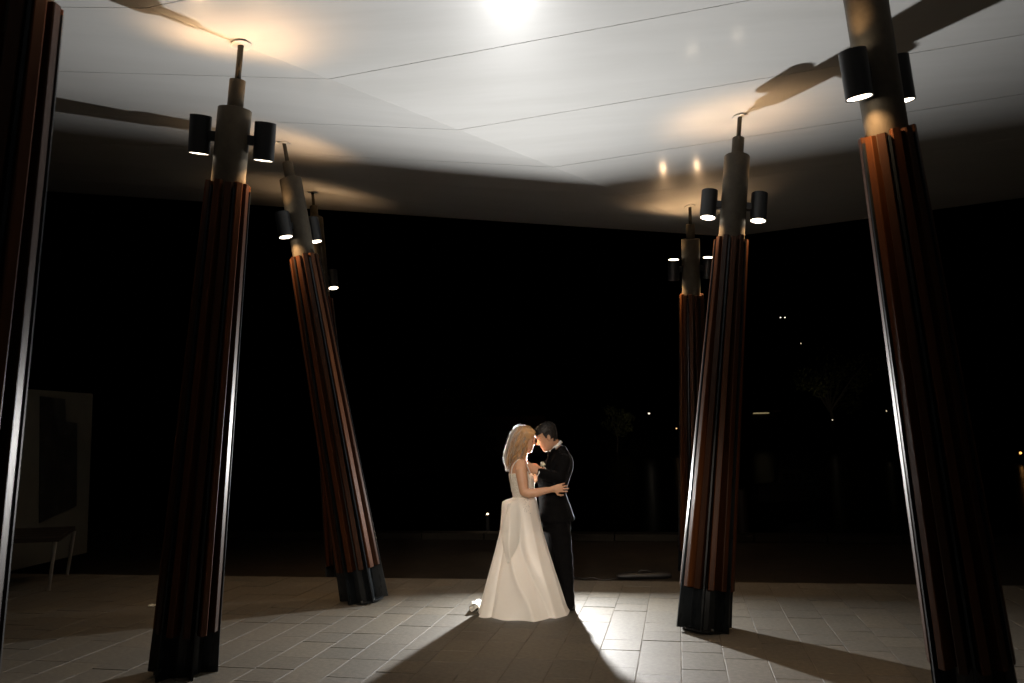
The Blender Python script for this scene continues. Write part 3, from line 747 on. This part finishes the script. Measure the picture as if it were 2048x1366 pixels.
# jacket
def wrinkle(co, no, amp=.005, sc=9):
    d = np.array([mnoise.noise(Vector((c[0]*sc, c[1]*sc*.7, c[2]*sc*1.6)))+.5*mnoise.noise(Vector((c[0]*sc*2.6, c[1]*sc*2, c[2]*sc*4))) for c in co])
    return co+no*(d*amp)[:, None]
jk = MB()
JT = [(1042, 1113.5, .166, .195), (1036, 1113.5, .166, .195), (1022, 1110.5, .155, .192), (1005, 1107.5, .142, .182), (988, 1104.5, .132, .172), (972, 1105, .142, .18), (955, 1107, .158, .195), (940, 1111, .165, .208), (926, 1116, .146, .215), (915, 1119.5, .118, .205), (907, 1120, .09, .165), (899, 1119, .068, .108), (892, 1118.5, .056, .082)]
jk.loft([ring_el(G(x, y), hx, hy, 36) for y, x, hx, hy in JT])
jk.tube([nsh+Vector((0, 0, .0)), nsh*.5+nel*.5, nel], [.074, .068, .060], 16)
jk.tube([nel, nel*.5+nwr*.5, nwr+(nel-nwr).normalized()*.035], [.060, .055, .044], 16)
jk.tube([fsh, fsh*.5+fel*.5, fel], [.074, .066, .058], 16); jk.tube([fel, fwr+(fel-fwr).normalized()*.05], [.058, .042], 16)
JK = par(remeshed(jk, 'suit_jacket', M_wool, None, .007, 3, wrinkle), groom)
tj = MB()
tj.loft([ring_el(G(x, y), hx, hy, 32) for y, x, hx, hy in ((1062, 1113, .132, .165), (1040, 1112, .140, .17), (1015, 1110, .13, .165))])
for sd in (-1, 1):
    fx = 1137 if sd < 0 else 1120
    tj.tube([G(1113 if sd < 0 else 1104, 1040, sd*.085), G(1122 if sd < 0 else 1107, 1075, sd*.09), G(fx-9, 1120, sd*.095), G(fx-2.5, 1170, sd*.10), G(fx-.5, 1196, sd*.10), G(fx, 1208, sd*.10)], [.105, .092, .080, .060, .056, .060], 20)
TR = par(remeshed(tj, 'trousers', M_wool, None, .007, 3, lambda c, n: wrinkle(c, n, .006, 8)), groom)
for sd in (-1, 1):
    fx = 1137 if sd < 0 else 1120; mb = MB(); p = G(fx+6, 1214, sd*.10); p.z = 0
    def sr(x, w_, h): return [(p.x-x, p.y+w_*math.cos(2*PI*q/16)*1.0-sd*0-x*.25*(-sd), max(.003, h*.5+h*.5*math.sin(2*PI*q/16))) for q in range(16)]
    mb.loft([sr(x, w_, h) for x, w_, h in ((-.035, .02, .05), (-.03, .034, .075), (0, .040, .09), (.05, .040, .085), (.12, .046, .06), (.19, .05, .045), (.25, .044, .036), (.285, .026, .026))])
    par(mb.obj('shoe', M_shoe, None, smooth=True), groom)
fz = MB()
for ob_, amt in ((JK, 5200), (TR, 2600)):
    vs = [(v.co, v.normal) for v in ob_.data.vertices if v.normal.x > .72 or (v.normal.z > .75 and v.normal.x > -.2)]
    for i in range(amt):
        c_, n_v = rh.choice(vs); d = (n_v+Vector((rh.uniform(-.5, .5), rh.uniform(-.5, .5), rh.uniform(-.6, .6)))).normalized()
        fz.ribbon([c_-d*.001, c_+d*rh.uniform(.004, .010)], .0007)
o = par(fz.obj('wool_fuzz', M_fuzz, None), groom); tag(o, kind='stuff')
# shirt collar, cuffs, tie, flower
cl = MB(); n = 40
def coll(k, h, th):
    out = []
    cc = at(1111.2, 893, YC+.075); t = Vector((12.5, 0, 10.5)).normalized(); up = Vector((-.64, 0, .77))
    for q in range(n):
        a = 2*PI*q/n; out.append(cc+t*((.078*k)*math.cos(a))+Vector((0, .070*k*math.sin(a), 0))+up*h*(.62+.35*(0 if math.cos(a) > 0 else -math.cos(a))))
    return out
cl.loft([coll(1.0, -.022, 0), coll(1.04, .0, 0), coll(.98, .022, 0), coll(.93, .022, 0), coll(.96, -.022, 0)], caps=False)
o = par(cl.obj('shirt_collar', M_shirt, None, smooth=True), groom); so = o.modifiers.new('t', 'SOLIDIFY'); so.thickness = .003
for (wr_, el_) in ((nwr, nel), (fwr, fel)):
    d = (el_-wr_).normalized(); mb = MB(); mb.tube([wr_+d*.016, wr_+d*.05], [.0385, .042], 20, round_=False)
    par(mb.obj('shirt_cuff', M_shirt, None, smooth=False, bevel=.003), groom)
mb = MB(); a_ = at(1097.5, 905, YC+.07)
mb.tube([a_+Vector((.01, 0, .012)), a_, a_+Vector((-.006, 0, -.03)), a_+Vector((-.01, 0, -.13))], [(.016, .012), (.017, .013), (.02, .008), (.035, .006)], 12)
par(mb.obj('necktie', M_wool, None, smooth=True), groom)
lp = MB()
pts = [(1103, 899), (1112, 893), (1110, 905), (1103, 918), (1097, 935), (1094, 950), (1092, 934), (1096, 915), (1100, 905)]
for px, py in pts: lp.v.append(tuple(at(px, py, YC-.035+(.05 if py < 905 else 0)-.0006*(py-900))))
lp.f.append(tuple(range(len(pts))))
o = par(lp.obj('lapel', M_wool, None), groom); so = o.modifiers.new('t', 'SOLIDIFY'); so.thickness = .006
fc = at(1085.3, 928.5, YC-.10)
fw = MB()
for i in range(16):
    a = i*2.4; r = .004+.0011*i; fw.ball(fc+Vector((r*math.cos(a), -.012+.0012*i, r*math.sin(a))), .0085, 8, (1, .6, 1))
fw.ball(fc, .012, 10)
bf = par(fw.obj('boutonniere', M_petal, None, smooth=True), groom)
mb = MB()
for d in ((-.02, 0, -.02), (.02, 0, -.024), (.0, -.004, -.034), (.022, 0, .012)):
    mb.tube([fc, fc+Vector(d)*.6, fc+Vector(d)*1.1], [(.003, .003), (.002, .008), (.001, .002)], 6)
o = par(mb.obj('leaf_sprig', M_green, None), groom)
# short hair: cap shell plus tufts
def hairline(z, a):                     # True where hair grows (a=0 is the face)
    ca = math.cos(a)
    if z > .078: return True
    if z > .05: return ca < .72
    if z > .0: return ca < .20
    if z > -.03: return ca < -.30
    return z > -.062 and ca < -.62
def hairline_b(z, a):
    ca = math.cos(a)
    if z > .082: return True
    if z > .05: return ca < .78
    return ca < .45 if z > .02 else ca < .25
def haircap(H, m, line, th0, top, root, name):
    hc = MB(); n_, N_ = 72, 60; idx = {}
    def hcp(i, j):
        if (i, j % n_) not in idx:
            z = -.07+.187*i/N_; a = 2*PI*(j % n_)/n_; th_ = th0+.012*sm(z, -.05, .06)+.004*mnoise.noise(Vector((math.cos(a)*5, math.sin(a)*5, z*50)))
            idx[(i, j % n_)] = len(hc.v); hc.v.append(tuple(H.w(head_point(z, a, th_, face=False))))
        return idx[(i, j % n_)]
    for i in range(N_):
        for j in range(n_):
            z = -.07+.187*(i+.5)/N_; a = 2*PI*(j+.5)/n_
            if line(z, a): hc.f.append((hcp(i, j), hcp(i, j+1), hcp(i+1, j+1), hcp(i+1, j)))
    topi = len(hc.v); hc.v.append(tuple(H.w((-.01, 0, top))))
    for j in range(n_): hc.f.append((hcp(N_, j), hcp(N_, j+1), topi))
    o = par(hc.obj(name, m, None, smooth=True), root); so = o.modifiers.new('t', 'SOLIDIFY'); so.thickness = .012; so.offset = -1
    return o
ghair = haircap(GH, M_dark, hairline, .005, .136, groom, 'hair')
haircap(BH, M_blond, hairline_b, .004, .131, bride, 'hair_crown')
tf = MB()
for i in range(4200):
    z = rh.uniform(-.06, .117); a = rh.uniform(0, 2*PI)
    if not hairline(z, a): continue
    p = GH.w(head_point(z, a, .010+.008*sm(z, -.05, .06), face=False)); q_ = GH.w(head_point(z, a, .05, face=False))
    d = (q_-p).normalized(); d = (d*.7+Vector((rh.uniform(-.6, .2), rh.uniform(-.4, .4), rh.uniform(-.2, .5)))).normalized(); L = rh.uniform(.008, .018)*(1 if z > .04 else .6)
    tf.ribbon([p-d*.004, p+d*L*.5, p+d*L], .0011)
o = par(tf.obj('tufts', M_dark, None), groom); o.parent = ghair; o.matrix_parent_inverse = Matrix.Identity(4); tag(o, kind='stuff')
facebits(GH, groom, M_dark, .0038)

# ---------------------------------------------------------------- poster wall and bench on the left
pw = empty('poster_wall', (0, 0, 0)); tag(pw, 'pale freestanding display wall with a dark poster behind the bench', 'display wall')
a = at(-95, 800, 9.6); b = at(186, 800, 12.3)
a.z = b.z = 0; dirw = (b-a).normalized(); nw = Vector((dirw.y, -dirw.x, 0)); Lw = (b-a).length
pw.location = a
def wallpt(s, z, off=0): p = dirw*s+nw*off; return (p.x, p.y, z)
ztop = at(120, 784, 11.7).z
mb = MB(); mb.add([wallpt(s, z, o_) for o_ in (0, -.16) for s, z in ((0, .0), (Lw, .0), (Lw, ztop), (0, ztop))], [(0, 1, 2, 3), (7, 6, 5, 4), (0, 4, 5, 1), (1, 5, 6, 2), (2, 6, 7, 3), (3, 7, 4, 0)])
mb.obj('wall_panel', M_wallp, pw, bevel=.01)
def hitwall(px, py):
    d = ray(px, py); t = (a-CAM).dot(nw)/d.dot(nw); p = CAM+d*t; return (p-a).dot(dirw), p.z
pp = [hitwall(*q_) for q_ in ((79, 793), (128, 798), (129, 843), (152, 846), (151, 1012), (77, 1046))]
mb = MB(); k_ = len(pp); mb.add([wallpt(s, z, .004) for s, z in pp]+[wallpt(s, z, .020) for s, z in pp], [tuple(range(k_, 2*k_))]+[(i, (i+1) % k_, k_+(i+1) % k_, k_+i) for i in range(k_)])
mb.obj('poster', M_poster, pw)
bn = empty('bench', base_at(20, 9.3, 0)); tag(bn, 'dark bench with slim metal legs in front of the poster wall', 'bench')
B0_ = bn.location.copy()
def bl(px, py, Y): return at(px, py, Y)-B0_
s0 = [at(-170, 1085, 9.0), at(118, 1096, 9.25), at(150, 1072, 10.4), at(-110, 1066, 10.2)]
zs = .60
for p in s0: p.z = zs
for k in range(5):
    f0, f1 = k/5+.006, (k+1)/5-.006
    q4 = [s0[0].lerp(s0[3], f0), s0[1].lerp(s0[2], f0), s0[1].lerp(s0[2], f1), s0[0].lerp(s0[3], f1)]
    mb = MB(); mb.add([tuple(p-B0_) for p in q4]+[tuple(p-B0_-Vector((0, 0, .05))) for p in q4], [(0, 1, 2, 3), (7, 6, 5, 4), (0, 4, 5, 1), (1, 5, 6, 2), (2, 6, 7, 3), (3, 7, 4, 0)])
    mb.obj('seat_board', M_bronze, bn, bevel=.004)
for (px0, px1, Y) in ((110, 97, 9.28), (147, 134, 10.3), (-95, -110, 9.1)):
    p0 = at(px0, 1100, Y); p0.z = zs-.05; p1 = base_at(px1, Y, .004)
    MB().tube([p0-B0_, p1-B0_], [(.012, .022), (.012, .022)], 8, round_=False).obj('leg', M_alu, bn)

# ---------------------------------------------------------------- small things on the floor
sb = empty('sandbag', on_z(1288, 1158, -.30)); tag(sb, 'long black weight bag lying just beyond the terrace edge', 'weight bag')
c = sb.location
mb = MB(); mb.tube([(-.34, 0, .045), (-.2, 0, .05), (0, .01, .045), (.2, 0, .05), (.34, 0, .045)], [(.05, .035), (.08, .05), (.07, .042), (.08, .05), (.05, .035)], 14)
mb.obj('bag', M_black, sb, smooth=True)
MB().tube([(-.08, -.02, .09), (-.05, -.02, .115), (.05, -.02, .115), (.08, -.02, .09)], [.008]*4, 8).obj('handle', M_black, sb, smooth=True)
cb = MB(); cpts = [on_z(1150, 1153, -.28), on_z(1165, 1158, -.28), on_z(1185, 1155, -.28), on_z(1205, 1160, -.28), on_z(1235, 1157, -.28)]
cb.tube(cpts, [.008]*5, 8); tag(cb.obj('cable', M_black, smooth=True), 'thin black cable running from behind the groom to the weight bag', 'cable')
rp = MB(); c = on_z(305, 1214, 0)
for i in range(7): rp.ball((c.x+random.uniform(-.03, .03), c.y+random.uniform(-.02, .02), .012+random.uniform(0, .01)), random.uniform(.008, .016), 6, (1.4, 1, .7))
tag(rp.obj('crumpled_wrapper', M_petal), 'small crumpled white wrapper on the paving by the left column', 'litter')

# ---------------------------------------------------------------- across the water
def lamp_far(px, py, Y, label, r=.12, e=14, col=(1, .75, .45), post=True, watts=0, aim=None):
    p = at(px, py, Y); g = -1.4
    rt_ = empty('shore_lamp', (p.x, p.y, g)); tag(rt_, label, 'lamp', 'lights across the water')
    h = p.z-g
    MB().ball((0, 0, h), r, 10).obj('bulb', mat('far_lamp_glow', (1, 1, 1), emit=col, estr=e), rt_)
    MB().cyl((0, 0, 0), (0, 0, h-r*.7), .06, .04, 8).obj('post', M_black, rt_)
    if watts:
        l = bpy.data.lights.new('shore_light', 'SPOT'); l.energy = watts; l.color = col; l.shadow_soft_size = .1; l.spot_size = rad(75); l.spot_blend = .8
        o = bpy.data.objects.new('shore_light', l); COL.objects.link(o); o.location = (0, .3, h+.1); o.parent = rt_
        tgt = Vector(aim) if aim else p+Vector((0, 0, -4)); o.rotation_euler = (tgt-(p+Vector((0, .3, .1)))).to_track_quat('-Z', 'Y').to_euler()
lamp_far(1298, 827, 94, 'small white lamp across the water, right of the groom', .10, 2, (1, .85, .65), watts=240, aim=at(1232, 842, 104))
lamp_far(1353, 857, 100, 'orange lamp across the water beside the far right column', .08, 1.6, (1, .55, .25))
lamp_far(1665, 840, 94, 'tiny pale lamp below the large far tree', .06, 1.5, (1, .85, .6), watts=200, aim=at(1655, 745, 105))
lamp_far(1773, 822, 112, 'dim yellowish lamp just left of the foreground right column', .07, 1.5, (1, .8, .5))
lamp_far(2041, 906, 60, 'orange lamp at the extreme right edge across the water', .09, 2.2, (1, .45, .12))
lamp_far(975, 1028, 17.5, 'small quayside marker light just left of the gown', .018, 9, (1, .72, .45), watts=8, aim=at(975, 1040, 16.5))
lamp_far(1561, 635, 150, 'left of two tiny lamps high on the dark hill', .09, 3, (1, .9, .7))
lamp_far(1570, 635, 150, 'right of two tiny lamps high on the dark hill', .09, 3, (1, .9, .7))
lamp_far(1602, 687, 150, 'faint lamp just under the hilltop pair', .07, 2, (1, .8, .5))
# boats
def boat(px, py, Y, L, label, mast_top=None, mast_px=None):
    p = at(px, py, Y); rt_ = empty('moored_boat', (p.x, p.y, -1.5)); tag(rt_, label, 'boat', 'boats moored in the dark')
    rings = []
    for i in range(9):
        t = i/8; w_ = .14*L*math.sin(PI*min(1, .25+.75*t)**1.0)+.02 if t < 1 else .02; w_ = L*.15*(1-(2*max(0, t-.45))**2*.8) if t < 1 else .03
        w_ = max(w_, .03); x = -L/2+L*t
        rings.append([(x, -w_, .75+.15*t), (x, -w_*.8, .1), (x, 0, -.1), (x, w_*.8, .1), (x, w_, .75+.15*t)])
    mb = MB(); mb.loft(rings); mb.obj('hull', M_hull, rt_, bevel=.02)
    mb = MB(); mb.loft([[(-L*.22, -.09*L, .8), (L*.18, -.09*L, .8), (L*.18, .09*L, .8), (-L*.22, .09*L, .8)], [(-L*.2, -.08*L, 1.35), (L*.1, -.08*L, 1.35), (L*.1, .08*L, 1.35), (-L*.2, .08*L, 1.35)]])
    mb.obj('cabin', M_hull, rt_, bevel=.05)
    for k in range(3): MB().box((-L*.15+k*L*.09, -.0915*L, .95), (-L*.15+k*L*.09+L*.06, -.08*L, 1.2)).obj('window', M_black, rt_)
    if mast_top:
        z = at(mast_px, mast_top, Y); MB().cyl((z.x-p.x, 0, .8), (z.x-p.x, 0, z.z+1.5), .09, .06, 8).obj('mast', M_alu, rt_)
boat(815, 893, 62, 5.5, 'sailing boat moored far left of the couple with a bare mast', 735, 762)
boat(1010, 868, 75, 7, 'sailing boat moored behind the couple, mast above the bride', 715, 1036)
boat(1585, 956, 34, 3.2, 'small pale boat on dark water right of the second right column')
boat(1768, 868, 80, 5, 'boat far off beside the foreground right column')
pl_ = empty('mooring_pile', base_at(1491, 17, -1.6)); tag(pl_, 'round timber mooring pile standing in the water right of the column', 'pile')
hpl = at(1491, 978, 17).z-pl_.location.z
MB().cyl((0, 0, 0), (0, 0, hpl), .14, .13, 16).obj('post', M_bronze, pl_); MB().cyl((0, 0, hpl*.42), (0, 0, hpl*.42+.06), .15, .15, 16).obj('band', M_alu, pl_)
# boathouse and lit sign
bh = empty('boathouse', at(985, 862, 115)); bh.location.z = -1.4; tag(bh, 'low boathouse with rust coloured roof across the water', 'building')
MB().box((-7, -3, 0), (7, 3, 3.2)).obj('wall', M_wallp, bh)
mb = MB(); mb.add([(-7.6, -3.6, 3.2), (7.6, -3.6, 3.2), (7.6, 3.6, 3.2), (-7.6, 3.6, 3.2), (-7.6, 0, 5.2), (7.6, 0, 5.2)], [(0, 1, 5, 4), (2, 3, 4, 5), (3, 0, 4), (1, 2, 5), (3, 2, 1, 0)]); mb.obj('roof', M_roof, bh)
for k in range(5): MB().box((-6+k*2.6, -3.03, 1), (-4.6+k*2.6, -2.9, 2.4)).obj('window', M_black, bh)
kq = empty('lit_kiosk', at(1522, 826, 112)); kz = kq.location.z; kq.location.z = -1.4; tag(kq, 'small kiosk across the water with a thin lit strip under its roof', 'kiosk')
kh = kz+1.4
MB().box((-2.2, 0, 0), (2.2, 2.5, kh-.15)).obj('wall', M_wallp, kq); MB().box((-2.6, -.5, kh+.12), (2.6, 3, kh+.35)).obj('roof', M_roof, kq)
MB().box((-1.1, -.1, kh-.09), (1.1, -.02, kh+.05)).obj('light_strip', mat('strip_glow', (1, 1, 1), emit=(1, .8, .4), estr=.25), kq)
# trees on the far bank
def far_tree(px, py, Y, h, wd, label, nleaf=1500, seed=1):
    p = at(px, py, Y); z0 = -1.3; r_ = random.Random(seed)
    rt_ = empty('shore_tree', (p.x, p.y, z0)); tag(rt_, label, 'tree', 'trees on the far bank')
    H_ = p.z-z0; tb = MB(); tb.tube([(0, 0, 0), (wd*.03, 0, H_*.4), (-wd*.02, 0, H_*.75)], [h*.03, h*.022, h*.01], 8)
    cl_ = []
    for i in range(12):
        c_ = Vector((r_.uniform(-.42, .42)*wd, r_.uniform(-.35, .35)*wd, H_+r_.uniform(-.4, .35)*h)); cl_.append((c_, r_.uniform(.12, .26)*wd))
        tb.tube([(0, 0, H_*.5), tuple(c_*.6+Vector((0, 0, H_*.25))), tuple(c_)], [h*.012, h*.008, h*.004], 5)
    tb.obj('trunk', M_bark, rt_)
    cr = MB()
    for i in range(nleaf):
        c_, rr = r_.choice(cl_); d = Vector((r_.gauss(0, 1), r_.gauss(0, 1), r_.gauss(0, .8))).normalized()*rr*r_.random()**.4
        q_ = c_+d; e1 = Vector((r_.gauss(0, 1), r_.gauss(0, 1), r_.gauss(0, 1))).normalized()*wd*.022; e2 = e1.orthogonal().normalized()*wd*.016
        cr.add([q_-e1, q_+e2, q_+e1, q_-e2], [(0, 1, 2, 3)])
    cr.obj('crown', M_leaf, rt_)
far_tree(1655, 752, 105, 10, 11, 'large dim olive green tree between the two right columns', 2200, 2)
far_tree(1232, 840, 104, 3.5, 4.5, 'small lamplit bush-like tree right of the groom', 1200, 3)
far_tree(1420, 800, 125, 9, 10, 'dark tree behind the farthest right column', 1200, 4)
far_tree(900, 800, 125, 10, 11, 'dark tree far left of the bride beyond the boathouse', 1200, 5)
far_tree(560, 800, 130, 11, 12, 'dark tree seen between the two left columns', 1200, 6)
far_tree(1900, 790, 120, 10, 11, 'dark tree behind the foreground right column', 1200, 8)
